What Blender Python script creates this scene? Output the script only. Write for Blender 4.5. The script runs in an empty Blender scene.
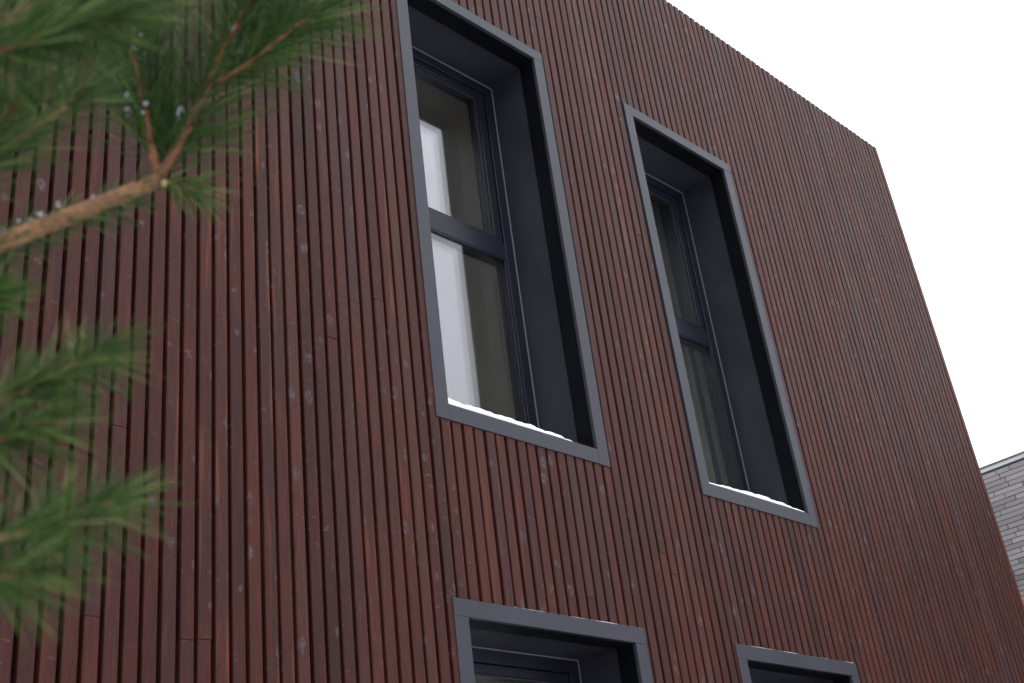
import bpy, bmesh, math, random
from mathutils import Vector, Matrix

random.seed(7)
C = bpy.context.scene.collection
sc = bpy.context.scene

# ------------------------------------------------------------------ helpers
def link_mesh(name, bm, mats, parent=None, smooth=False):
    me = bpy.data.meshes.new(name)
    bm.normal_update()
    bm.to_mesh(me); bm.free()
    for m in (mats if isinstance(mats, (list, tuple)) else [mats]):
        me.materials.append(m)
    if smooth:
        for p in me.polygons: p.use_smooth = True
    o = bpy.data.objects.new(name, me)
    C.objects.link(o)
    if parent is not None: o.parent = parent
    return o

def empty(name, loc, label, cat, group=None):
    o = bpy.data.objects.new(name, None)
    o.empty_display_size = 0.3
    o.location = loc
    C.objects.link(o)
    tag(o, label, cat, group)
    return o

def tag(o, label=None, cat=None, group=None, kind=None):
    if label: o['label'] = label
    if cat: o['category'] = cat
    if group: o['group'] = group
    if kind: o['kind'] = kind
    return o

def box(bm, x0, x1, y0, y1, z0, z1, mi=0, bev=0.0):
    vs = [bm.verts.new((x, y, z)) for x in (x0, x1) for y in (y0, y1) for z in (z0, z1)]
    fs = []
    for idx in ((0,1,3,2),(4,6,7,5),(0,4,5,1),(2,3,7,6),(0,2,6,4),(1,5,7,3)):
        f = bm.faces.new([vs[i] for i in idx]); f.material_index = mi; fs.append(f)
    if bev > 0:
        es = list({e for f in fs for e in f.edges})
        bmesh.ops.bevel(bm, geom=es, offset=bev, segments=1, affect='EDGES')
    return fs

def ring(bm, x0, x1, z0, z1, y0, y1, wl, wr, wb, wt, bev=0.0):
    """rectangular ring of four butted bars inside x0..x1, z0..z1"""
    box(bm, x0, x0+wl, y0, y1, z0+wb, z1-wt, 0, bev)
    box(bm, x1-wr, x1, y0, y1, z0+wb, z1-wt, 0, bev)
    if wb > 0: box(bm, x0, x1, y0, y1, z0, z0+wb, 0, bev)
    if wt > 0: box(bm, x0, x1, y0, y1, z1-wt, z1, 0, bev)

def tube(bm, pts, radii, n=8, cap=True):
    rings = []
    pts = [Vector(p) for p in pts]
    for i, p in enumerate(pts):
        t = (pts[min(i+1, len(pts)-1)] - pts[max(i-1, 0)]).normalized()
        a = t.cross(Vector((0.13, 0.21, 1))).normalized(); b = t.cross(a)
        rings.append([bm.verts.new(p + (a*math.cos(k*2*math.pi/n) + b*math.sin(k*2*math.pi/n))*radii[i]) for k in range(n)])
    for r0, r1 in zip(rings, rings[1:]):
        for k in range(n):
            bm.faces.new((r0[k], r0[(k+1) % n], r1[(k+1) % n], r1[k]))
    if cap:
        bm.faces.new(rings[0][::-1]); bm.faces.new(rings[-1])

def spline(pts, n=8):
    """Catmull-Rom through pts"""
    P = [Vector(p) for p in pts]
    P = [P[0]*2-P[1]] + P + [P[-1]*2-P[-2]]
    out = []
    for i in range(1, len(P)-2):
        for k in range(n):
            t = k/n
            a, b, c, d = P[i-1], P[i], P[i+1], P[i+2]
            out.append(0.5*((2*b)+(c-a)*t+(2*a-5*b+4*c-d)*t*t+(3*b-a-3*c+d)*t**3))
    out.append(P[-2])
    return out

# ------------------------------------------------------------------ materials
def mat(name):
    m = bpy.data.materials.new(name); m.use_nodes = True
    nt = m.node_tree
    return m, nt, nt.nodes['Principled BSDF']

def N(nt, typ, **kw):
    n = nt.nodes.new(typ)
    for k, v in kw.items(): setattr(n, k, v)
    return n

def L(nt, a, b): nt.links.new(a, b)

def math_node(nt, op, a, b=None, c=None, clamp=False):
    n = N(nt, 'ShaderNodeMath', operation=op, use_clamp=clamp)
    for i, v in enumerate((a, b, c)):
        if v is None: continue
        if isinstance(v, (int, float)): n.inputs[i].default_value = v
        else: L(nt, v, n.inputs[i])
    return n.outputs[0]

def mixc(nt, fac, a, b, blend='MIX'):
    n = N(nt, 'ShaderNodeMix', data_type='RGBA', blend_type=blend)
    if isinstance(fac, (int, float)): n.inputs[0].default_value = fac
    else: L(nt, fac, n.inputs[0])
    for i, v in ((6, a), (7, b)):
        if isinstance(v, tuple): n.inputs[i].default_value = (*v, 1)
        else: L(nt, v, n.inputs[i])
    return n.outputs[2]

def noise(nt, vec, scale, detail=3, rough=0.55, dist=0.0):
    n = N(nt, 'ShaderNodeTexNoise')
    n.inputs['Scale'].default_value = scale; n.inputs['Detail'].default_value = detail
    n.inputs['Roughness'].default_value = rough; n.inputs['Distortion'].default_value = dist
    L(nt, vec, n.inputs['Vector'])
    return n.outputs[0]

def maprange(nt, v, a, b, c=0.0, d=1.0):
    n = N(nt, 'ShaderNodeMapRange'); n.clamp = True
    L(nt, v, n.inputs[0])
    for i, x in enumerate((a, b, c, d)): n.inputs[i+1].default_value = x
    return n.outputs[0]

def mapping(nt, vec, scale, off=None):
    n = N(nt, 'ShaderNodeVectorMath', operation='MULTIPLY'); L(nt, vec, n.inputs[0]); n.inputs[1].default_value = scale
    if off is None: return n.outputs[0]
    a = N(nt, 'ShaderNodeVectorMath', operation='ADD'); L(nt, n.outputs[0], a.inputs[0]); L(nt, off, a.inputs[1])
    return a.outputs[0]

def wood_material():
    m, nt, b = mat('stained_larch')
    geo = N(nt, 'ShaderNodeTexCoord').outputs['Object']
    at = N(nt, 'ShaderNodeAttribute', attribute_name='board').outputs['Fac']      # one random number per slat
    off = N(nt, 'ShaderNodeCombineXYZ')
    L(nt, math_node(nt, 'MULTIPLY', at, 37.0), off.inputs[0]); L(nt, math_node(nt, 'MULTIPLY', at, 91.0), off.inputs[1])
    L(nt, math_node(nt, 'MULTIPLY', at, 53.0), off.inputs[2]); off = off.outputs[0]
    # second random
    wn = N(nt, 'ShaderNodeTexWhiteNoise', noise_dimensions='1D'); L(nt, math_node(nt, 'MULTIPLY', at, 913.7), wn.inputs['W'])
    r2 = wn.outputs['Value']
    ramp = N(nt, 'ShaderNodeValToRGB'); L(nt, at, ramp.inputs[0])
    cols = [(0.0, (0.046, 0.014, 0.012)), (0.14, (0.068, 0.019, 0.0145)), (0.28, (0.058, 0.020, 0.017)), (0.42, (0.082, 0.022, 0.016)), (0.54, (0.062, 0.017, 0.014)),
            (0.66, (0.066, 0.024, 0.022)), (0.76, (0.088, 0.025, 0.0165)), (0.86, (0.072, 0.020, 0.019)), (0.94, (0.066, 0.033, 0.034)), (1.0, (0.098, 0.029, 0.016))]
    el = ramp.color_ramp.elements
    el[0].position = cols[0][0]; el[0].color = (*cols[0][1], 1); el[1].position = 1.0; el[1].color = (*cols[-1][1], 1)
    for p, c in cols[1:-1]:
        e = el.new(p); e.color = (*c, 1)
    col = mixc(nt, 1.0, ramp.outputs[0], (0.80, 0.80, 0.765), 'MULTIPLY')
    # cathedral grain: rings of a slanted trunk, stretched along the slat
    gv = mapping(nt, geo, (26, 26, 1.3), off)
    n1 = noise(nt, gv, 1.0, 3, 0.5, 0.4)
    rings = math_node(nt, 'FRACT', math_node(nt, 'MULTIPLY', n1, 13.0))
    rings = math_node(nt, 'ABSOLUTE', math_node(nt, 'SUBTRACT', rings, 0.5))
    rings = maprange(nt, rings, 0.05, 0.45)
    # fibre streaks
    fv = mapping(nt, geo, (330, 330, 5), off)
    n2 = noise(nt, fv, 1.0, 4, 0.6)
    fib = maprange(nt, n2, 0.3, 0.7)
    # blotchy stain uptake and weathering
    bv = mapping(nt, geo, (11, 11, 2.3), off)
    n3 = noise(nt, bv, 1.0, 4, 0.6)
    col = mixc(nt, maprange(nt, n3, 0.42, 0.75, 0, 0.55), col, (0.105, 0.027, 0.017))
    col = mixc(nt, maprange(nt, n3, 0.46, 0.22, 0, 0.55), col, (0.045, 0.019, 0.018))
    dark = mixc(nt, 1.0, col, (0.66, 0.60, 0.60), 'MULTIPLY')
    col = mixc(nt, math_node(nt, 'MULTIPLY', rings, 0.55), dark, col)
    dark2 = mixc(nt, 1.0, col, (0.72, 0.70, 0.72), 'MULTIPLY')
    col = mixc(nt, fib, dark2, col)
    # orange streaks where the stain is thin
    sv = mapping(nt, geo, (46, 46, 2.4), off)
    n4 = noise(nt, sv, 1.0, 2, 0.5)
    st = math_node(nt, 'MULTIPLY', maprange(nt, n4, 0.58, 0.76), maprange(nt, r2, 0.35, 0.95))
    col = mixc(nt, math_node(nt, 'MULTIPLY', st, 0.48), col, (0.19, 0.056, 0.025))
    # grey raised resin marks and knots
    kv = mapping(nt, geo, (19, 19, 12.0), off)
    wob = N(nt, 'ShaderNodeTexNoise'); wob.inputs['Scale'].default_value = 2.6; wob.inputs['Detail'].default_value = 3
    L(nt, kv, wob.inputs['Vector'])
    wadd = N(nt, 'ShaderNodeVectorMath', operation='MULTIPLY_ADD')
    L(nt, wob.outputs['Color'], wadd.inputs[0]); wadd.inputs[1].default_value = (0.45, 0.45, 0.55); L(nt, kv, wadd.inputs[2])
    vo = N(nt, 'ShaderNodeTexVoronoi', feature='F1'); vo.inputs['Scale'].default_value = 1.0
    L(nt, wadd.outputs[0], vo.inputs['Vector'])
    sepc = N(nt, 'ShaderNodeSeparateColor'); L(nt, vo.outputs['Color'], sepc.inputs[0])
    pick = math_node(nt, 'GREATER_THAN', sepc.outputs[0], 0.62)
    size = math_node(nt, 'MULTIPLY_ADD', sepc.outputs[1], 0.26, 0.06)
    kd = math_node(nt, 'DIVIDE', vo.outputs['Distance'], size)
    knot = math_node(nt, 'MULTIPLY', maprange(nt, kd, 1.15, 0.7), pick)
    brk = maprange(nt, noise(nt, mapping(nt, geo, (150, 150, 70), off), 1.0, 3, 0.6), 0.38, 0.6)
    knotm = math_node(nt, 'MULTIPLY', knot, brk)
    core = math_node(nt, 'MULTIPLY', maprange(nt, kd, 0.5, 0.25), pick)
    col = mixc(nt, math_node(nt, 'MULTIPLY', knotm, 0.72), col, (0.066, 0.056, 0.070))
    col = mixc(nt, math_node(nt, 'MULTIPLY', core, 0.55), col, (0.022, 0.013, 0.014))
    # faint milky scuffs running diagonally
    scv = mapping(nt, geo, (26, 26, 48), off)
    n5 = noise(nt, scv, 1.0, 2, 0.5, 0.8)
    sc_ = math_node(nt, 'MULTIPLY', maprange(nt, n5, 0.66, 0.76), 0.28)
    col = mixc(nt, sc_, col, (0.12, 0.09, 0.095))
    L(nt, col, b.inputs['Base Color'])
    rough = math_node(nt, 'SUBTRACT', math_node(nt, 'MULTIPLY_ADD', n3, 0.25, 0.38), math_node(nt, 'MULTIPLY', knotm, 0.06))
    L(nt, rough, b.inputs['Roughness'])
    L(nt, math_node(nt, 'MULTIPLY_ADD', knotm, 0.06, 0.15), b.inputs['Specular IOR Level'])   # resin marks shine more than the stain
    h = math_node(nt, 'ADD', math_node(nt, 'MULTIPLY', fib, 0.35), math_node(nt, 'ADD', math_node(nt, 'MULTIPLY', knot, 0.9), math_node(nt, 'MULTIPLY', rings, 0.4)))
    bu = N(nt, 'ShaderNodeBump'); bu.inputs['Strength'].default_value = 0.45; bu.inputs['Distance'].default_value = 0.0012
    L(nt, h, bu.inputs['Height']); L(nt, bu.outputs[0], b.inputs['Normal'])
    return m

def metal_paint(name, col, rough, var=0.12, spec=0.5):
    m, nt, b = mat(name)
    geo = N(nt, 'ShaderNodeTexCoord').outputs['Object']
    n1 = noise(nt, geo, 5.0, 5, 0.65)
    n2 = noise(nt, mapping(nt, geo, (60, 60, 3)), 1.0, 3, 0.6)
    dk = tuple(c*(1-var) for c in col); lt = tuple(c*(1+var) for c in col)
    c = mixc(nt, maprange(nt, n1, 0.3, 0.7), dk, lt)
    c = mixc(nt, maprange(nt, n2, 0.62, 0.8, 0, 0.25), c, tuple(min(1, x*1.7) for x in col))
    L(nt, c, b.inputs['Base Color'])
    L(nt, maprange(nt, n1, 0.25, 0.75, rough-0.06, rough+0.08), b.inputs['Roughness'])
    b.inputs['Specular IOR Level'].default_value = spec
    bu = N(nt, 'ShaderNodeBump'); bu.inputs['Strength'].default_value = 0.25; bu.inputs['Distance'].default_value = 0.002
    L(nt, noise(nt, geo, 3.5, 2, 0.5), bu.inputs['Height']); L(nt, bu.outputs[0], b.inputs['Normal'])
    return m

def plain(name, col, rough=0.8, var=0.1, scale=4.0, bump=0.0):
    m, nt, b = mat(name)
    geo = N(nt, 'ShaderNodeTexCoord').outputs['Object']
    n1 = noise(nt, geo, scale, 5, 0.6)
    L(nt, mixc(nt, maprange(nt, n1, 0.3, 0.7), tuple(c*(1-var) for c in col), tuple(min(1, c*(1+var)) for c in col)), b.inputs['Base Color'])
    b.inputs['Roughness'].default_value = rough
    if bump:
        bu = N(nt, 'ShaderNodeBump'); bu.inputs['Strength'].default_value = 0.6; bu.inputs['Distance'].default_value = bump
        L(nt, noise(nt, geo, scale*8, 4, 0.6), bu.inputs['Height']); L(nt, bu.outputs[0], b.inputs['Normal'])
    return m

def glass_material():
    m = bpy.data.materials.new('clear_glazing'); m.use_nodes = True
    nt = m.node_tree; nt.nodes.clear()
    out = N(nt, 'ShaderNodeOutputMaterial'); mx = N(nt, 'ShaderNodeMixShader')
    tr = N(nt, 'ShaderNodeBsdfTransparent'); gl = N(nt, 'ShaderNodeBsdfGlossy')
    tr.inputs[0].default_value = (0.968, 0.972, 0.972, 1)
    gl.inputs['Color'].default_value = (0.955, 0.955, 1.0, 1); gl.inputs['Roughness'].default_value = 0.0
    g = N(nt, 'ShaderNodeNewGeometry')
    d = N(nt, 'ShaderNodeVectorMath', operation='DOT_PRODUCT'); L(nt, g.outputs['Incoming'], d.inputs[0]); L(nt, g.outputs['Normal'], d.inputs[1])
    c = math_node(nt, 'ABSOLUTE', d.outputs['Value'])
    f = math_node(nt, 'POWER', math_node(nt, 'SUBTRACT', 1.0, c, clamp=True), 4.0)
    f = math_node(nt, 'MULTIPLY_ADD', f, 0.92, 0.045)
    L(nt, f, mx.inputs[0]); L(nt, tr.outputs[0], mx.inputs[1]); L(nt, gl.outputs[0], mx.inputs[2]); L(nt, mx.outputs[0], out.inputs[0])
    return m

def needle_material():
    m, nt, b = mat('pine_needle')
    geo = N(nt, 'ShaderNodeTexCoord').outputs['Object']
    at = N(nt, 'ShaderNodeAttribute', attribute_name='tint').outputs['Fac']
    ramp = N(nt, 'ShaderNodeValToRGB'); L(nt, at, ramp.inputs[0])
    el = ramp.color_ramp.elements
    el[0].position = 0; el[0].color = (0.015, 0.036, 0.007, 1); el[1].position = 1; el[1].color = (0.18, 0.21, 0.075, 1)
    e = el.new(0.45); e.color = (0.026, 0.061, 0.011, 1)
    e = el.new(0.8); e.color = (0.068, 0.118, 0.024, 1)
    L(nt, ramp.outputs[0], b.inputs['Base Color'])
    b.inputs['Roughness'].default_value = 0.5
    b.inputs['Specular IOR Level'].default_value = 0.13
    return m

def bark_material(name, c0, c1):
    m, nt, b = mat(name)
    geo = N(nt, 'ShaderNodeTexCoord').outputs['Object']
    n1 = noise(nt, geo, 140, 4, 0.65); n2 = noise(nt, geo, 24, 3, 0.5)
    c = mixc(nt, maprange(nt, n1, 0.35, 0.65), c0, c1)
    c = mixc(nt, maprange(nt, n2, 0.45, 0.7, 0, 0.6), c, tuple(x*0.55 for x in c0))
    L(nt, c, b.inputs['Base Color']); b.inputs['Roughness'].default_value = 0.85
    bu = N(nt, 'ShaderNodeBump'); bu.inputs['Strength'].default_value = 0.9; bu.inputs['Distance'].default_value = 0.002
    L(nt, n1, bu.inputs['Height']); L(nt, bu.outputs[0], b.inputs['Normal'])
    return m

def brick_material():
    m, nt, b = mat('grey_clinker')
    geo = N(nt, 'ShaderNodeTexCoord').outputs['Object']
    at = N(nt, 'ShaderNodeAttribute', attribute_name='brick').outputs['Fac']
    ramp = N(nt, 'ShaderNodeValToRGB'); L(nt, at, ramp.inputs[0])
    el = ramp.color_ramp.elements
    el[0].position = 0; el[0].color = (0.10, 0.093, 0.096, 1); el[1].position = 1; el[1].color = (0.31, 0.295, 0.295, 1)
    e = el.new(0.2); e.color = (0.17, 0.16, 0.163, 1)
    e = el.new(0.6); e.color = (0.225, 0.212, 0.213, 1)
    n1 = noise(nt, geo, 22, 5, 0.65)
    c = mixc(nt, maprange(nt, n1, 0.35, 0.7, 0, 0.45), ramp.outputs[0], (0.20, 0.185, 0.185))
    L(nt, c, b.inputs['Base Color']); b.inputs['Roughness'].default_value = 0.85
    bu = N(nt, 'ShaderNodeBump'); bu.inputs['Strength'].default_value = 0.6; bu.inputs['Distance'].default_value = 0.003
    L(nt, noise(nt, geo, 90, 3, 0.6), bu.inputs['Height']); L(nt, bu.outputs[0], b.inputs['Normal'])
    return m

def snow_material():
    m, nt, b = mat('snow')
    geo = N(nt, 'ShaderNodeTexCoord').outputs['Object']
    b.inputs['Base Color'].default_value = (0.83, 0.85, 0.88, 1); b.inputs['Roughness'].default_value = 0.7
    bu = N(nt, 'ShaderNodeBump'); bu.inputs['Strength'].default_value = 0.5; bu.inputs['Distance'].default_value = 0.003
    L(nt, noise(nt, geo, 160, 4, 0.6), bu.inputs['Height']); L(nt, bu.outputs[0], b.inputs['Normal'])
    return m

def ground_material():
    m, nt, b = mat('snowy_ground')
    geo = N(nt, 'ShaderNodeTexCoord').outputs['Object']
    n1 = noise(nt, geo, 0.6, 6, 0.6)
    c = mixc(nt, maprange(nt, n1, 0.30, 0.42), (0.12, 0.11, 0.10), (0.76, 0.78, 0.81))
    L(nt, c, b.inputs['Base Color']); b.inputs['Roughness'].default_value = 0.85
    bu = N(nt, 'ShaderNodeBump'); bu.inputs['Strength'].default_value = 0.5; bu.inputs['Distance'].default_value = 0.05
    L(nt, noise(nt, geo, 6, 5, 0.6), bu.inputs['Height']); L(nt, bu.outputs[0], b.inputs['Normal'])
    return m

M_wood = wood_material()
M_membrane = plain('black_membrane', (0.012, 0.011, 0.012), 0.7)
M_casing = metal_paint('grey_coated_metal', (0.0262, 0.0266, 0.0345), 0.42, 0.14, 0.26)
M_return = metal_paint('black_coated_metal', (0.0028, 0.0028, 0.004), 0.5, 0.1, 0.08)
M_reveal = metal_paint('dark_reveal_panel', (0.0165, 0.0155, 0.0235), 0.55, 0.25, 0.3)
M_frame = metal_paint('anthracite_frame', (0.0075, 0.0085, 0.015), 0.36, 0.15, 0.3)
M_bead = plain('pale_bead', (0.145, 0.138, 0.145), 0.5)
M_gasket = plain('black_gasket', (0.008, 0.008, 0.009), 0.6)
M_glass = glass_material()
M_plaster = plain('interior_plaster', (0.52, 0.48, 0.40), 0.9, 0.06)
M_render = plain('rear_render', (0.20, 0.19, 0.19), 0.9, 0.1)
M_floor = plain('interior_floor', (0.25, 0.17, 0.10), 0.5)
M_coping = metal_paint('dark_coping', (0.03, 0.03, 0.033), 0.45)
M_light_coping = metal_paint('zinc_coping', (0.50, 0.50, 0.51), 0.5)
M_dark_coping = metal_paint('grey_drip_edge', (0.09, 0.09, 0.095), 0.5)
M_needle = needle_material()
M_bark = bark_material('young_bark', (0.105, 0.050, 0.020), (0.235, 0.115, 0.048))
M_twig = bark_material('twig_bark', (0.095, 0.036, 0.016), (0.20, 0.080, 0.032))
M_trunk = bark_material('trunk_bark', (0.10, 0.065, 0.045), (0.19, 0.12, 0.085))
M_brick = brick_material()
M_mortar = plain('dark_mortar', (0.075, 0.072, 0.073), 0.95, 0.15, 12)
M_snow = snow_material()
M_ground = ground_material()
M_frost = plain('frost', (0.46, 0.50, 0.52), 0.8, 0.15, 60)
M_curtain = plain('green_grey_curtain', (0.66, 0.72, 0.58), 0.95, 0.08, 6)
M_stripe = plain('teal_curtain_band', (0.03, 0.14, 0.17), 0.9)

# ------------------------------------------------------------------ ground
bm = bmesh.new()
S = 600
n = 24
gv = [[bm.verts.new(((i/n*2-1)*S, (j/n*2-1)*S, 0)) for j in range(n+1)] for i in range(n+1)]
for i in range(n):
    for j in range(n):
        bm.faces.new((gv[i][j], gv[i+1][j], gv[i+1][j+1], gv[i][j+1]))
tag(link_mesh('ground', bm, M_ground), kind='structure')

# ------------------------------------------------------------------ the timber house
XL, XR, ZR, DEEP = -4.2, 5.012, 7.139, 5.2
BASE = 0.18
SILL = 3.580
HEAD = SILL + 2.3432
LHEAD = SILL - 0.7066
LSILL = 0.55
WINS = [(0.0, 1.0, SILL, HEAD), (1.6586, 2.6466, SILL, HEAD+0.007),
        (-0.008, 1.0405, LSILL, LHEAD), (1.666, 2.676, LSILL, LHEAD+0.0015)]
TW = 0.068      # width of the metal surround seen from the front

house = empty('timber_house', (0, 0, 0), 'dark red-brown slatted timber house with deep grey-framed windows and flat roof', 'house')

def cut_cells(x0, x1, z0, z1, holes):
    xs = sorted({x0, x1, *[h[0] for h in holes], *[h[1] for h in holes]})
    zs = sorted({z0, z1, *[h[2] for h in holes], *[h[3] for h in holes]})
    out = []
    for i in range(len(xs)-1):
        run = None
        for k in range(len(zs)-1):
            cx, cz = (xs[i]+xs[i+1])/2, (zs[k]+zs[k+1])/2
            if any(h[0] < cx < h[1] and h[2] < cz < h[3] for h in holes):
                if run: out.append((xs[i], xs[i+1], *run)); run = None
            else:
                run = (run[0], zs[k+1]) if run else (zs[k], zs[k+1])
        if run: out.append((xs[i], xs[i+1], *run))
    return out

holes = [(a+0.035, b-0.035, c+0.035, d-0.03) for a, b, c, d in WINS]
def sheet_with_holes(bm, x0, x1, z0, z1, y0, y1, holes):
    for a, b, c, d in cut_cells(x0, x1, z0, z1, holes):
        box(bm, a, b, y0, y1, c, d)

REAR = [(-3.0, -1.0, SILL, HEAD), (-0.4, 1.0, SILL, HEAD), (2.0, 4.0, SILL, HEAD), (-2.6, -0.2, 0.6, LHEAD), (2.0, 3.6, 0.6, LHEAD)]  # unseen rear openings, added to let more daylight into the rooms
# masonry shell: front with openings, the other walls, ceiling slab, partitions
bm = bmesh.new()
sheet_with_holes(bm, XL+0.07, XR-0.07, 0.0, ZR-0.25, 0.066, 0.42, holes)
box(bm, XL+0.07, XL+0.40, 0.421, DEEP, 0, ZR-0.25)
box(bm, XR-0.40, XR-0.07, 0.421, DEEP, 0, ZR-0.25)
sheet_with_holes(bm, XL+0.07, XR-0.07, 0, ZR-0.25, DEEP+0.001, DEEP+0.33, REAR)
box(bm, 1.28, 1.40, 0.421, DEEP-0.001, 0.0, ZR-0.36)
wall = link_mesh('wall', bm, M_plaster, house)
bm = bmesh.new()
box(bm, XL+0.41, XR-0.41, 0.422, DEEP-0.002, 3.02, 3.30)
box(bm, XL+0.41, XR-0.41, 0.422, DEEP-0.002, 0.03, 0.12)
link_mesh('floor_slab', bm, M_floor, house)
bm = bmesh.new()
box(bm, XL+0.07, XR-0.07, 0.07, DEEP+0.33, ZR-0.248, ZR-0.10)
roof = link_mesh('roof', bm, M_coping, house)
bm = bmesh.new()
for a in ((XL+0.05, XR-0.05, 0.05, 0.12), (XL+0.05, XR-0.05, DEEP+0.20, DEEP+0.34), (XL+0.05, XL+0.12, 0.122, DEEP+0.198), (XR-0.12, XR-0.05, 0.122, DEEP+0.198)):
    box(bm, *a, ZR-0.098, ZR-0.010)
link_mesh('coping', bm, M_coping, roof)
# black membrane behind the slats
bm = bmesh.new()
sheet_with_holes(bm, XL+0.052, XR-0.052, BASE, ZR-0.10, 0.056, 0.064, holes)
box(bm, XR-0.068, XR-0.056, 0.0645, DEEP+0.3, BASE, ZR-0.10)
box(bm, XL+0.056, XL+0.068, 0.0645, DEEP+0.3, BASE, ZR-0.10)
link_mesh('membrane', bm, M_membrane, house)

# vertical slats, each with eased edges and its own random number for the stain
bm = bmesh.new()
lay = bm.faces.layers.float.new('board')
PITCH, SW, SD = 0.05812, 0.0450, 0.034
CH = 0.0035
def slat(x0, x1, z0, z1, rnd, yf=0.006, axis=0, side=1, base=0.0):
    """a slat with a chamfered front; axis 0 = front wall, 1 = side wall facing side*x"""
    w = x1-x0
    ch = min(CH, w*0.25)
    prof = [(x0, yf+SD), (x0, yf+ch), (x0+ch*0.4, yf+ch*0.4), (x0+ch, yf), (x1-ch, yf), (x1-ch*0.4, yf+ch*0.4), (x1, yf+ch), (x1, yf+SD)]
    def P(p, z):
        if axis == 0: return (p[0], p[1], z)
        return (base - side*p[1], p[0], z)
    lo = [bm.verts.new(P(p, z0)) for p in prof]; hi = [bm.verts.new(P(p, z1)) for p in prof]
    k = len(prof)
    for i in range(k):
        j = (i+1) % k
        f = bm.faces.new((lo[i], lo[j], hi[j], hi[i])); f[lay] = rnd
    f = bm.faces.new(lo[::-1]); f[lay] = rnd
    f = bm.faces.new(hi); f[lay] = rnd
random.seed(21)
def slat_column(x0, x1, axis=0, side=1, base=0.0, wins=()):
    z = BASE + random.uniform(-0.003, 0.003)
    zt = ZR + random.uniform(-0.0015, 0.0015)
    joints = []
    q = z + random.uniform(0.9, 8.5)
    while q < zt-0.4:
        joints.append(q); q += random.choice((4.2, 4.8, 5.4))
    segs = []
    for s, e in zip([z]+joints, joints+[zt]):
        segs.append((s + (0.001 if s != z else 0), e - (0.001 if e != zt else 0), random.random(), random.uniform(-0.0012, 0.0012), random.uniform(-0.001, 0.001)))
    # cut round the windows
    for s, e, r, dx, dy in segs:
        a0, a1 = x0+dx, x1+dx
        pieces = [(a0, a1, s, e)]
        for (wl, wr, wb, wt) in wins:
            m = -0.007
            wl2, wr2, wb2, wt2 = wl-m, wr+m, wb-m, wt+m
            nxt = []
            for (p0, p1, s0, e0) in pieces:
                if p1 <= wl2 or p0 >= wr2 or e0 <= wb2 or s0 >= wt2:
                    nxt.append((p0, p1, s0, e0)); continue
                if s0 < wb2: nxt.append((p0, p1, s0, wb2))
                if e0 > wt2: nxt.append((p0, p1, wt2, e0))
                zz0, zz1 = max(s0, wb2), min(e0, wt2)
                if p0 < wl2-0.014: nxt.append((p0, wl2, zz0, zz1))
                if p1 > wr2+0.014: nxt.append((wr2, p1, zz0, zz1))
            pieces = nxt
        for (p0, p1, s0, e0) in pieces:
            slat(p0, p1, s0, e0, r, 0.006+dy, axis, side, base)
gap0 = -0.4435
k0 = int(math.floor((XL-gap0)/PITCH))
k = k0
while True:
    g = gap0 + k*PITCH
    a, b_ = g + (PITCH-SW)/2, g + (PITCH-SW)/2 + SW
    k += 1
    if b_ < XL: continue
    if a > XR-0.02: break
    slat_column(max(a, XL), min(b_, XR), wins=WINS)
# side walls
for side, base in ((1, XR+0.002), (-1, XL-0.002)):
    y = 0.062
    while y < DEEP+0.3:
        slat_column(y, y+SW, 1, side, base - side*(-0.0) )
        y += PITCH
link_mesh('cladding', bm, M_wood, house)

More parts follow.
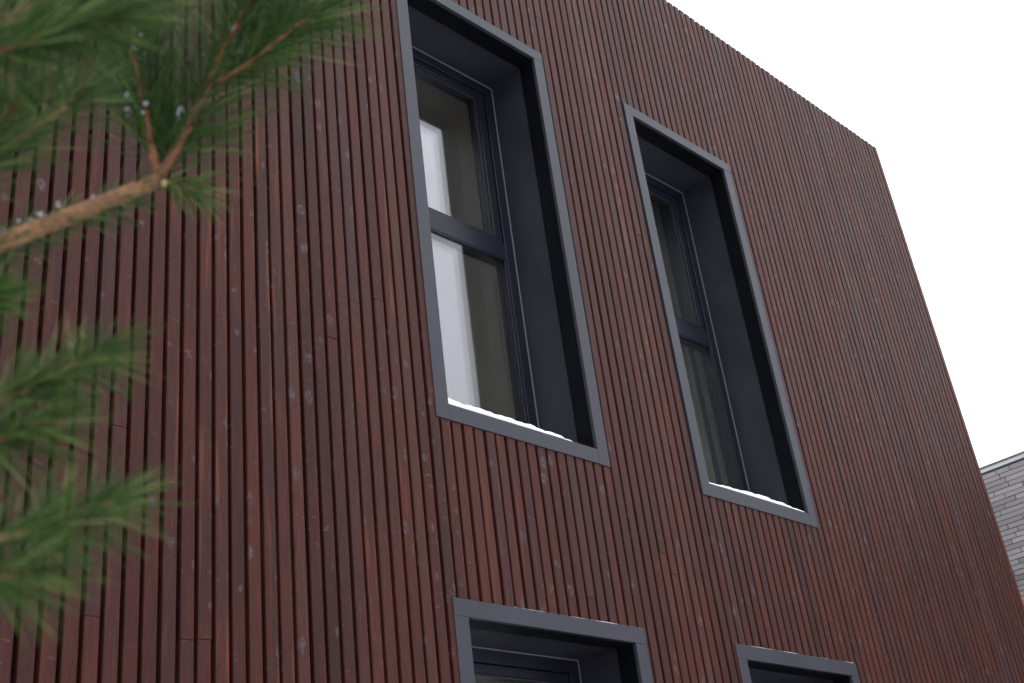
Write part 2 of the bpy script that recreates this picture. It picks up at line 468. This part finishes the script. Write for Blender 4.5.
# ------------------------------------------------------------------ windows
def make_window(x0, x1, z0, z1, first):
    """children of the house: the fixed frame with its surround, lining, sash and glazing as sub-parts"""
    ox0, ox1, oz0, oz1 = x0+TW, x1-TW, z0+TW, z1-TW+0.004
    YB, YF = 0.105, 0.318
    # fixed frame: jambs, head, foot, transom
    FW = 0.058
    tz0, tz1 = oz0 + (1.190-0.068), oz0 + (1.285-0.068)
    bm = bmesh.new()
    fy0, fy1 = 0.324, 0.405
    rx0, rx1, rz0, rz1 = ox0-0.004, ox1+0.004, oz0-0.03, oz1+0.014
    ring(bm, rx0, rx1, rz0, rz1, fy0, fy1, FW, FW, 0.07, FW, 0.0015)
    box(bm, rx0+FW, rx1-FW, fy0, fy1, tz0, tz1, 0, 0.002)
    # glazing bead of the lower fixed light
    lx0, lx1, lz0, lz1 = rx0+FW, rx1-FW, rz0+0.07, tz0
    ring(bm, lx0+0.0005, lx1-0.0005, lz0+0.0005, lz1-0.0005, 0.3265, 0.334, 0.016, 0.016, 0.014, 0.007, 0.001)
    for sx in (rx0+0.12, rx1-0.15):        # drain caps on the transom and head
        box(bm, sx, sx+0.010, 0.3225, fy0+0.001, tz0+0.012, tz0+0.018)
        box(bm, sx-0.07, sx-0.064, 0.3225, fy0+0.001, rz1-0.03, rz1-0.024)
    win = link_mesh('window', bm, M_frame, house)
    # metal surround
    bm = bmesh.new()
    g = 0.0006
    bt = 0.0008
    top_h = TW-0.004
    box(bm, x0, x1, 0.0, 0.018, z1-top_h, z1, 0, bt)                             # head runs through
    box(bm, x0, x0+TW, 0.0003, 0.018, z0, z1-top_h-g, 0, bt)                      # left jamb
    box(bm, x1-TW, x1, 0.0006, 0.018, z0-0.002, z1-top_h-g, 0, bt)                # right jamb to the foot
    box(bm, x0+TW+g, x1-TW-g, 0.0009, 0.018, z0, z0+TW, 0, bt)                    # foot
    for (a, b, c, d) in ((x0, x0+0.003, z0, z1), (x1-0.003, x1, z0, z1), (x0+0.0035, x1-0.0035, z1-0.003, z1), (x0+0.0035, x1-0.0035, z0, z0+0.003)):
        box(bm, a, b, 0.0185, 0.055, c, d)
    link_mesh('casing', bm, M_casing, win)
    # black return, first part of the depth
    bm = bmesh.new()
    t = 0.012
    box(bm, ox0-t, ox0, 0.0185, YB, oz0, oz1)
    box(bm, ox1, ox1+t, 0.0185, YB, oz0, oz1)
    box(bm, ox0-t, ox1+t, 0.0185, YB, oz1+0.0003, oz1+t)
    link_mesh('casing_return', bm, M_return, win)
    # lining panels, deeper part
    bm = bmesh.new()
    q0, q1, qt = ox0-0.004, ox1+0.004, oz1+0.012
    box(bm, q0-0.02, q0, YB+0.001, YF, oz0-0.03, qt)
    box(bm, q1, q1+0.02, YB+0.001, YF, oz0-0.03, qt)
    box(bm, q0-0.02, q1+0.02, YB+0.001, YF, qt+0.0004, qt+0.016)
    link_mesh('reveal_panel', bm, M_reveal, win)
    # pale bead between lining and frame
    bm = bmesh.new()
    ring(bm, q0+0.0003, q1-0.0003, oz0, qt-0.0003, YF+0.0005, 0.3235, 0.0035, 0.0035, 0, 0.0035)
    link_mesh('bead', bm, M_bead, win)
    # sloping metal sill
    bm = bmesh.new()
    v = [(-0.0, 0.0185, oz0-0.016), (0.0, 0.0185, oz0-0.004), (0, 0.3235, oz0+0.006), (0, 0.3235, oz0-0.010)]
    A = [bm.verts.new((ox0, p[1], p[2])) for p in v]; B = [bm.verts.new((ox1, p[1], p[2])) for p in v]
    for i in range(4):
        j = (i+1) % 4
        bm.faces.new((A[i], A[j], B[j], B[i]))
    bm.faces.new(A[::-1]); bm.faces.new(B)
    bmesh.ops.recalc_face_normals(bm, faces=bm.faces)
    link_mesh('sill', bm, M_casing, win)
    # opening sash above the transom
    sx0, sx1, sz0, sz1 = rx0+FW+0.003, rx1-FW-0.003, tz1+0.003, rz1-FW-0.003
    bm = bmesh.new()
    ring(bm, sx0, sx1, sz0, sz1, 0.334, 0.410, 0.050, 0.050, 0.032, 0.036, 0.002)
    sash = link_mesh('sash', bm, M_frame, win)
    bm = bmesh.new()
    ring(bm, sx0+0.0505, sx1-0.0505, sz0+0.0325, sz1-0.0365, 0.346, 0.36, 0.006, 0.006, 0.006, 0.006)
    link_mesh('gasket', bm, M_gasket, win)
    # triple glazing of both lights
    for (a, b, c, d, y, nm) in ((lx0+0.004, lx1-0.004, lz0+0.004, lz1-0.004, 0.3355, 'glazing'), (sx0+0.0508, sx1-0.0508, sz0+0.0328, sz1-0.0368, 0.362, 'glazing')):
        bm = bmesh.new()
        for q in range(3):
            box(bm, a, b, y+q*0.018, y+q*0.018+0.004, c, d)
        link_mesh(nm, bm, M_glass, win)
    return win

for w in WINS:
    make_window(*w, True)

# unseen glazed windows in the rear wall, added to brighten the rooms
for (a, b, c, d) in REAR:
    bm = bmesh.new()
    ring(bm, a+0.001, b-0.001, c+0.001, d-0.001, DEEP+0.10, DEEP+0.17, 0.06, 0.06, 0.06, 0.06)
    box(bm, (a+b)/2-0.03, (a+b)/2+0.03, DEEP+0.101, DEEP+0.169, c+0.062, d-0.062)
    wr = link_mesh('window', bm, M_frame, house)
    bm = bmesh.new()
    box(bm, a+0.062, (a+b)/2-0.031, DEEP+0.13, DEEP+0.136, c+0.062, d-0.062)
    box(bm, (a+b)/2+0.031, b-0.062, DEEP+0.13, DEEP+0.136, c+0.062, d-0.062)
    link_mesh('glazing', bm, M_glass, wr)

# snow left on the two upper sills
def snow_strip(x0, x1, zsill, prof, label, seed):
    rnd = random.Random(seed)
    bm = bmesh.new()
    nx, ny = 90, 12
    top, bot = [], []
    ph = [rnd.uniform(0, 6.3) for _ in range(6)]
    for i in range(nx+1):
        u = i/nx
        x = x0 + (x1-x0)*u
        h = prof(u)
        wob = 1 + 0.035*math.sin(u*23+ph[0]) + 0.012*math.sin(u*57+ph[1]) + 0.015*math.sin(u*111+ph[2])
        fr = 0.006 + 0.003*math.sin(u*31+ph[3]) + 0.002*math.sin(u*80+ph[4])
        rt, rb = [], []
        for j in range(ny+1):
            v = j/ny
            y = fr + (0.314-fr)*v**1.6
            e = min(1, 0.78+v*ny/3) * min(1, (1-v)*4+0.3)**0.5
            zz = zsill + 0.0006 + max(0, 0.010*(y-0.02)/0.305)
            hh = max(0.0006, h*wob*e*(1+0.04*math.sin(u*40+v*9+ph[5])))
            rt.append(bm.verts.new((x, y, zz+hh))); rb.append(bm.verts.new((x, y, zz+0.0004)))
        top.append(rt); bot.append(rb)
    for i in range(nx):
        for j in range(ny):
            bm.faces.new((top[i][j], top[i+1][j], top[i+1][j+1], top[i][j+1]))
            bm.faces.new((bot[i][j], bot[i][j+1], bot[i+1][j+1], bot[i+1][j]))
        bm.faces.new((bot[i][0], bot[i+1][0], top[i+1][0], top[i][0]))
        bm.faces.new((bot[i][ny], top[i][ny], top[i+1][ny], bot[i+1][ny]))
    for j in range(ny):
        bm.faces.new((bot[0][j], top[0][j], top[0][j+1], bot[0][j+1]))
        bm.faces.new((bot[nx][j], bot[nx][j+1], top[nx][j+1], top[nx][j]))
    o = link_mesh('snow_strip', bm, M_snow, None, True)
    tag(o, label, 'snow', 'snow lying on the upper window sills')
def lerp_prof(pts):
    def f(u):
        for (a, b), (c, d) in zip(pts, pts[1:]):
            if a <= u <= c: return b + (d-b)*(u-a)/(c-a)
        return pts[-1][1]
    return f
w = WINS[0]
snow_strip(w[0]+TW+0.002, w[0]+0.80, w[2]+TW, lerp_prof([(0, .028), (.3, .027), (.5, .026), (.7, .022), (.85, .016), (.95, .009), (1, .001)]),
           'thicker strip of white snow on the sill of the left-hand upper window', 3)
w = WINS[1]
snow_strip(w[0]+TW+0.002, w[0]+0.885, w[2]+TW, lerp_prof([(0, .010), (.15, .015), (.3, .020), (.5, .027), (.62, .026), (.75, .020), (.88, .014), (.97, .008), (1, .001)]),
           'thin uneven strip of snow on the sill of the right-hand upper window', 9)

def frost_line(x0, x1, z, label, seed):
    rnd = random.Random(seed)
    bm = bmesh.new()
    n = 70
    prev = None
    for i in range(n+1):
        u = i/n
        x = x0 + (x1-x0)*u
        h = 0.0004 + 0.0013*max(0, math.sin(u*9+seed)*0.5 + 0.5*math.sin(u*23+seed*2) + 0.35) + rnd.uniform(0, 0.0006)
        r = [bm.verts.new((x, 0.0015, z+0.0004)), bm.verts.new((x, 0.004, z+0.0004+h)), bm.verts.new((x, 0.014, z+0.0004+h)), bm.verts.new((x, 0.017, z+0.0004))]
        if prev:
            for k in range(4):
                bm.faces.new((prev[k], prev[(k+1) % 4], r[(k+1) % 4], r[k]))
        else: bm.faces.new(r[::-1])
        prev = r
    bm.faces.new(prev)
    bmesh.ops.recalc_face_normals(bm, faces=bm.faces)
    tag(link_mesh('snow_line', bm, M_snow, None, True), label, 'snow', 'snow lying on the heads of the lower windows')
frost_line(0.30, 1.035, LHEAD, 'hairline of snow along the top edge of the larger lower window surround', 2)
frost_line(1.675, 2.66, LHEAD+0.0015, 'hairline of snow along the top edge of the small lower right window surround', 5)

# curtain inside the second upper window
bm = bmesh.new()
cx0, cx1, cz0, cz1 = 2.05, 4.3, 3.36, 6.50
nx = 160
cols = []
for i in range(nx+1):
    u = i/nx
    x = cx0 + (cx1-cx0)*u
    y = 0.60 + 0.022*math.sin(u*70) + 0.012*math.sin(u*31+1)
    cols.append([(bm.verts.new((x, y, z)), bm.verts.new((x, y+0.003, z))) for z in (cz0, (cz0+cz1)/2, cz1)])
for i in range(nx):
    for j in range(2):
        a, b2, c2, d2 = cols[i][j], cols[i+1][j], cols[i+1][j+1], cols[i][j+1]
        mi = 1 if 48 <= i <= 49 else 0
        f = bm.faces.new((a[0], b2[0], c2[0], d2[0])); f.material_index = mi
        f = bm.faces.new((a[1], d2[1], c2[1], b2[1])); f.material_index = mi
o = link_mesh('curtain', bm, [M_curtain, M_stripe], None, True)
tag(o, 'grey-green curtain with a teal band hanging behind the right-hand upper window', 'curtain')

# ------------------------------------------------------------------ neighbouring brick house
nb = empty('brick_house', (8.7, 0, 0), 'pale grey long-brick building behind the right-hand corner of the timber house', 'house')
NX, NY0, NY1, NTOP = 0.0, -5.0, 7.0, 5.665
bm = bmesh.new()
box(bm, NX+0.012, NX+7.0, NY0+0.012, NY1-0.012, 0, NTOP)
nbw = link_mesh('wall', bm, M_mortar, nb)
bm = bmesh.new()
lay2 = bm.faces.layers.float.new('brick')
random.seed(5)
RH = 0.0495
rows = int(NTOP/RH)
for r in range(rows):
    z0 = r*RH + 0.006
    y = NY0 - random.uniform(0.0, 0.25)
    while y < NY1:
        ln = random.choice((0.14, 0.24, 0.30, 0.36, 0.44))
        a, b2 = max(y, NY0), min(y+ln-0.008, NY1)
        if b2-a > 0.01:
            r_ = random.random(); 
            if random.random() < 0.55: r_ = 0.55 + 0.45*random.random()
            dx = random.uniform(-0.002, 0.002)
            for f in box(bm, NX+dx, NX+0.03, a, b2, z0, z0+RH-0.007): f[lay2] = r_
        y += ln
    x = NX + 0.06
    while x < 7.0:
        ln = random.choice((0.24, 0.32, 0.40))
        r_ = random.random()
        for f in box(bm, x, min(x+ln-0.008, 7.0), NY0+random.uniform(-.002, .002), NY0+0.03, z0, z0+RH-0.007): f[lay2] = r_
        x += ln
link_mesh('brick_facing', bm, M_brick, nbw)
bm = bmesh.new()
box(bm, NX-0.010, NX+7.03, NY0-0.010, NY1+0.02, NTOP+0.001, NTOP+0.036)
cop = link_mesh('coping', bm, M_light_coping, nb)
bm = bmesh.new()
box(bm, NX-0.016, NX+7.05, NY0-0.030, NY1+0.04, NTOP+0.037, NTOP+0.056)
link_mesh('coping_edge', bm, M_dark_coping, cop)

# ------------------------------------------------------------------ the pine
TX, TY = -3.36, -1.30
pine = empty('pine_tree', (TX, TY, 0), 'young green long-needled pine with flecks of snow in front of the timber house', 'tree')
PO = Vector((TX, TY, 0))

def sub(p): return Vector(p) - PO

def add_needles(bm, lay, pts, rnd, count, length, spread=(0.45, 0.95), start=0.15, width=0.00062, droop=0.15, tint=0.0, tip=True, shed=0.0):
    sp = spline(pts, 10)
    n = len(sp)
    for c in range(count):
        u = start + (1-start)*rnd.random()**0.85
        i = min(n-2, int(u*(n-1)))
        fr = u*(n-1)-i
        base = sp[i].lerp(sp[i+1], fr)
        t = (sp[i+1]-sp[i]).normalized()
        a = t.cross(Vector((0.3, 0.2, 0.9))).normalized(); b = t.cross(a)
        az = rnd.uniform(0, 2*math.pi)
        ra = a*math.cos(az) + b*math.sin(az)
        if ra.dot(SHED) > 0.15 and rnd.random() < shed: continue
        for pair in range(2):
            ang = rnd.uniform(*spread)
            if tip and u > 0.93: ang *= rnd.uniform(0.2, 1.0)
            ln = length*rnd.uniform(0.62, 1.08)
            d = (t*math.cos(ang) + ra*math.sin(ang)).normalized()
            d = (d + Vector((rnd.gauss(0, .06), rnd.gauss(0, .06), rnd.gauss(0, .06)))).normalized()
            bend = Vector((0, 0, -droop*ln*rnd.uniform(0.2, 1.2))) + t*ln*rnd.uniform(0.0, 0.10)
            w = width*rnd.uniform(0.8, 1.2)
            s = d.cross(Vector((rnd.gauss(0, 1), rnd.gauss(0, 1), rnd.gauss(0, 1)))).normalized(); q = d.cross(s)
            p = [base + d*ln*f + bend*f*f for f in (0.0, 0.35, 0.7, 1.0)]
            ws = (w*0.9, w, w*0.85, w*0.15)
            rr = []
            for pk, wk in zip(p, ws):
                rr.append([bm.verts.new(pk + s*wk), bm.verts.new(pk - s*wk*0.5 + q*wk*0.87), bm.verts.new(pk - s*wk*0.5 - q*wk*0.87)])
            tv = min(1, max(0, rnd.gauss(0.35+tint, 0.31)))
            for r0, r1 in zip(rr, rr[1:]):
                for k in range(3):
                    f = bm.faces.new((r0[k], r0[(k+1) % 3], r1[(k+1) % 3], r1[k])); f[lay] = tv; f.smooth = True

BR = {
  'A': [
    [ (-2.635,-2.101,2.155), (-2.573,-2.113,2.203), (-2.531,-2.128,2.239), (-2.470,-2.149,2.285), (-2.403,-2.170,2.337) ],
    [ (-2.403,-2.170,2.337), (-2.423,-2.181,2.395), (-2.461,-2.205,2.485), (-2.486,-2.218,2.552) ],
    [ (-2.403,-2.170,2.337), (-2.388,-2.202,2.395), (-2.373,-2.241,2.471), (-2.358,-2.268,2.530), (-2.353,-2.299,2.593) ],
    [ (-2.403,-2.170,2.337), (-2.392,-2.184,2.329), (-2.379,-2.198,2.320) ],
    [ (-2.378,-2.213,2.433), (-2.356,-2.259,2.448), (-2.338,-2.294,2.468), (-2.314,-2.329,2.495) ],
  ],
  'B': [
    [ (-2.669,-2.190,2.079), (-2.621,-2.234,2.182), (-2.586,-2.250,2.238), (-2.556,-2.267,2.276), (-2.533,-2.280,2.310) ],
    [ (-2.605,-2.245,2.207), (-2.603,-2.288,2.227), (-2.604,-2.324,2.237) ],
  ],
  'C': [
    [ (-2.735,-2.329,2.130), (-2.689,-2.367,2.194), (-2.647,-2.383,2.242), (-2.604,-2.396,2.281), (-2.555,-2.421,2.311) ],
    [ (-2.680,-2.375,2.200), (-2.653,-2.406,2.194), (-2.635,-2.424,2.204) ],
    [ (-2.647,-2.383,2.242), (-2.617,-2.413,2.231), (-2.584,-2.441,2.242) ],
  ],
  'D': [
    [ (-2.674,-2.175,2.052), (-2.628,-2.205,2.084), (-2.595,-2.208,2.111), (-2.571,-2.215,2.128) ],
  ],
  'E': [
    [ (-2.688,-2.272,1.929), (-2.631,-2.282,1.964), (-2.586,-2.293,1.999), (-2.551,-2.299,2.027), (-2.516,-2.306,2.052) ],
    [ (-2.621,-2.288,1.970), (-2.595,-2.306,1.963), (-2.574,-2.331,1.969) ],
  ],
  'F': [
    [ (-2.703,-2.362,1.831), (-2.651,-2.365,1.854), (-2.608,-2.366,1.872), (-2.575,-2.364,1.889), (-2.539,-2.366,1.908) ],
    [ (-2.642,-2.369,1.856), (-2.620,-2.384,1.843), (-2.601,-2.393,1.846) ],
  ],
}
# where each limb leaves the trunk
ROOT = {'A': (1.55, 0.0095), 'B': (1.35, 0.0038), 'C': (1.45, 0.0040), 'D': (1.25, 0.0036), 'E': (1.20, 0.0042), 'F': (1.10, 0.0040)}
# needles: shoot index -> (count, length, spread, start, droop, tint)
ND = {
  'A': {0: (300, .050, (.25, .85), .12, .22, .06), 1: (540, .098, (.40, 1.15), .08, .10, -.12), 2: (600, .100, (.50, 1.25), .06, .12, -.04), 3: (60, .045, (.3, .9), .1, .3, .34), 4: (230, .085, (.35, 1.0), .1, .12, .08)},
  'B': {0: (130, .066, (.35, 1.05), .25, .12, .10), 1: (80, .062, (.3, .95), .0, .1, .18)},
  'C': {0: (200, .075, (.4, 1.1), .2, .12, .08), 1: (70, .060, (.3, .9), .0, .12, .08), 2: (110, .066, (.3, .9), .0, .1, .12)},
  'D': {0: (110, .050, (.2, 1.0), .55, .16, .16)},
  'E': {0: (230, .054, (.4, 1.2), .15, .40, .14), 1: (80, .055, (.3, 1.0), .0, .40, .14)},
  'F': {0: (180, .052, (.4, 1.15), .15, .25, .16), 1: (60, .048, (.3, .95), .0, .2, .12)},
}
SHED = Vector((-0.62, -0.55, -0.56))     # the worn lower side of the limbs carries fewer needles
# trunk
bm = bmesh.new()
tp = spline([(0, 0, 0), (0.02, -0.02, 1.0), (-0.01, 0.0, 2.0), (0.02, 0.015, 3.2), (0.0, 0.0, 4.4), (0.01, 0.0, 5.2)], 8)
tube(bm, tp, [0.060*(1-0.9*i/(len(tp)-1))+0.004 for i in range(len(tp))], 14)
link_mesh('trunk', bm, M_trunk, pine, True)

rnd = random.Random(11)
branch_objs = {}
for key, shoots in BR.items():
    z0, r0 = ROOT[key]
    bm = bmesh.new()
    main = shoots[0]
    first = sub(main[0])
    mid = Vector((0.02, -0.02, z0)).lerp(first, 0.55) + Vector((0, 0, -0.05))
    path = spline([Vector((0.0, 0.0, z0)), mid] + [sub(p) for p in main], 8)
    m = len(path)
    tube(bm, path, [r0*(1.9-0.9*min(1, i/(m*0.4))) * (1 - (0.22 if key == 'A' else 0.62)*max(0, (i-m*0.4)/(m*0.6))) for i in range(m)], 10)
    br = link_mesh('branch', bm, M_bark, pine, True)
    branch_objs[key] = br
    for sidx, s in enumerate(shoots[1:], 1):
        bm = bmesh.new()
        pts = spline([sub(p) for p in s], 8)
        rb = 0.0050 if key == 'A' and sidx in (1, 2) else 0.0024
        tube(bm, pts, [rb*(1-0.45*i/(len(pts)-1))*(1+0.12*math.sin(i*2.1)) for i in range(len(pts))], 8)
        link_mesh('twig', bm, M_twig, br, True)
    bm = bmesh.new()
    lay3 = bm.faces.layers.float.new('tint')
    for sidx, (cnt, ln, spr, st, dr, ti) in ND[key].items():
        add_needles(bm, lay3, [sub(p) for p in shoots[sidx]], rnd, int(cnt*1.3), ln, spr, st, 0.00052, dr*0.7, ti, True, (0.85 if sidx == 0 else 0.66) if key == 'A' else 0.3)
    link_mesh('needles', bm, M_needle, br)

# pale bud at the fork of the large branch
bm = bmesh.new()
bmesh.ops.create_uvsphere(bm, u_segments=10, v_segments=8, radius=0.0032)
for v in bm.verts:
    v.co = Vector((v.co.x*1.0, v.co.y, v.co.z*1.3)) + sub((-2.401, -2.178, 2.330))
link_mesh('bud', bm, plain('pale_bud', (0.33, 0.24, 0.12), 0.8), branch_objs['A'], True)

# the rest of the tree, turned away from the house front
for q in range(12):
    az = math.radians(rnd.uniform(95, 255))
    zb = 1.0 + 0.32*q
    ln = 1.35*(1-0.75*(zb-0.8)/4.6)
    bm = bmesh.new()
    pts = []
    for s in range(5):
        u = s/4
        pts.append(Vector((math.cos(az+0.1*u)*ln*u, math.sin(az+0.1*u)*ln*u*0.9, zb + 0.35*ln*u*u + 0.12*u)))
    sp = spline(pts, 6)
    tube(bm, sp, [0.014*(1-0.8*i/(len(sp)-1)) for i in range(len(sp))], 8)
    br = link_mesh('branch', bm, M_bark, pine, True)
    bm = bmesh.new(); lay3 = bm.faces.layers.float.new('tint')
    add_needles(bm, lay3, pts, rnd, 420, .075, (.4, 1.0), .35, 0.0007, .15, 0.0)
    for k in range(4):
        b0 = sp[8+4*k]; sgn = 1 if k % 2 else -1
        side = Vector((-math.sin(az), math.cos(az), 0.4))*sgn
        side.z = abs(side.z)
        add_needles(bm, lay3, [b0, b0+side*0.10+Vector((math.cos(az)*.06, math.sin(az)*.06, .02)), b0+side*0.2+Vector((math.cos(az)*.15, math.sin(az)*.15, .06))], rnd, 200, .07, (.4, 1.0), .05, 0.0007, .15, 0.0)
    link_mesh('needles', bm, M_needle, br)

# flecks of snow caught on the twigs of the large branch
SN = [ (-2.451,-2.202,2.469,6), (-2.446,-2.200,2.458,6), (-2.442,-2.196,2.452,7), (-2.473,-2.206,2.477,4), (-2.443,-2.181,2.410,5), (-2.430,-2.185,2.403,8), (-2.439,-2.175,2.401,5), (-2.401,-2.203,2.397,6),
       (-2.447,-2.160,2.310,2.2), (-2.492,-2.150,2.285,2.6), (-2.504,-2.144,2.272,3), (-2.511,-2.141,2.264,2.5), (-2.520,-2.138,2.262,2.5), (-2.463,-2.158,2.300,2), (-2.361,-2.250,2.465,4), (-2.374,-2.255,2.484,3), (-2.602,-2.405,2.230,5) ]
for x, y, z, r in SN:
    bm = bmesh.new()
    for k in range(6):
        b2 = bmesh.ops.create_icosphere(bm, subdivisions=2, radius=r*0.00038*rnd.uniform(0.4, 1.0))
        o_ = Vector((rnd.gauss(0, 1), rnd.gauss(0, 1), rnd.gauss(0, 1.6)))*r*0.00042
        for v in b2['verts']:
            v.co = v.co*rnd.uniform(0.85, 1.15) + o_ + sub((x, y, z))
    link_mesh('snow_fleck', bm, M_frost, branch_objs['A'], True)

# ------------------------------------------------------------------ sky and light
w = bpy.data.worlds.new('World'); sc.world = w; w.use_nodes = True
nt = w.node_tree
bg = nt.nodes['Background']
sky = N(nt, 'ShaderNodeTexSky', sky_type='NISHITA')
sky.sun_disc = False
SUN_EL, SUN_AZ = math.radians(48), math.radians(200)
sky.sun_elevation = SUN_EL; sky.sun_rotation = SUN_AZ
sky.air_density = 1.0; sky.dust_density = 4.0; sky.ozone_density = 1.0
hs = N(nt, 'ShaderNodeHueSaturation'); hs.inputs['Saturation'].default_value = 0.25
L(nt, sky.outputs[0], hs.inputs['Color'])
# overcast cloud sheet: a little brighter overhead than at the horizon
tc = N(nt, 'ShaderNodeTexCoord')
sep = N(nt, 'ShaderNodeSeparateXYZ'); L(nt, tc.outputs['Generated'], sep.inputs[0])
gr = maprange(nt, sep.outputs[2], 0.0, 1.0)
cl = mixc(nt, gr, (15.0, 15.5, 16.6), (27.0, 27.8, 29.4))
cn = noise(nt, tc.outputs['Generated'], 2.2, 4, 0.55)
cl = mixc(nt, maprange(nt, cn, 0.35, 0.7, 0, 0.12), cl, (15.0, 15.4, 16.4))
mx = mixc(nt, 0.85, hs.outputs[0], cl)
L(nt, mx, bg.inputs[0]); bg.inputs[1].default_value = 0.1

sd = bpy.data.lights.new('sun', 'SUN'); sd.energy = 0.5; sd.angle = math.radians(40); sd.color = (1.0, 0.97, 0.93)
so = bpy.data.objects.new('sun', sd); C.objects.link(so)
dirv = Vector((math.sin(SUN_AZ)*math.cos(SUN_EL), math.cos(SUN_AZ)*math.cos(SUN_EL), math.sin(SUN_EL)))
so.rotation_euler = dirv.to_track_quat('Z', 'Y').to_euler(); so.location = (0, -6, 12)

# ------------------------------------------------------------------ camera
cd = bpy.data.cameras.new('camera'); cam = bpy.data.objects.new('camera', cd); C.objects.link(cam)
R = Vector((0.7108485675667565, -0.693629217265847, -0.11650245895885063))
U = Vector((-0.2600448734912066, -0.4130919679350563, 0.872772415809806))
F = Vector((0.6535066776699628, 0.5901131543888094, 0.47402055573366914))
mw = Matrix(((R.x, U.x, -F.x, 0), (R.y, U.y, -F.y, 0), (R.z, U.z, -F.z, 0), (0, 0, 0, 1)))
mw.translation = (-2.891065, -3.040300, 1.601093)
cam.matrix_world = mw
cd.sensor_width = 36; cd.lens = 42.9187
cd.clip_start = 0.02; cd.clip_end = 2000
cd.dof.use_dof = True; cd.dof.focus_distance = 5.6; cd.dof.aperture_fstop = 7.2
sc.camera = cam

sc.view_settings.view_transform = 'Standard'; sc.view_settings.look = 'None'
sc.view_settings.gamma = 1; sc.view_settings.exposure = 0
sc.cycles.transparent_max_bounces = 24
sc.cycles.max_bounces = 8
sc.cycles.use_denoising = True
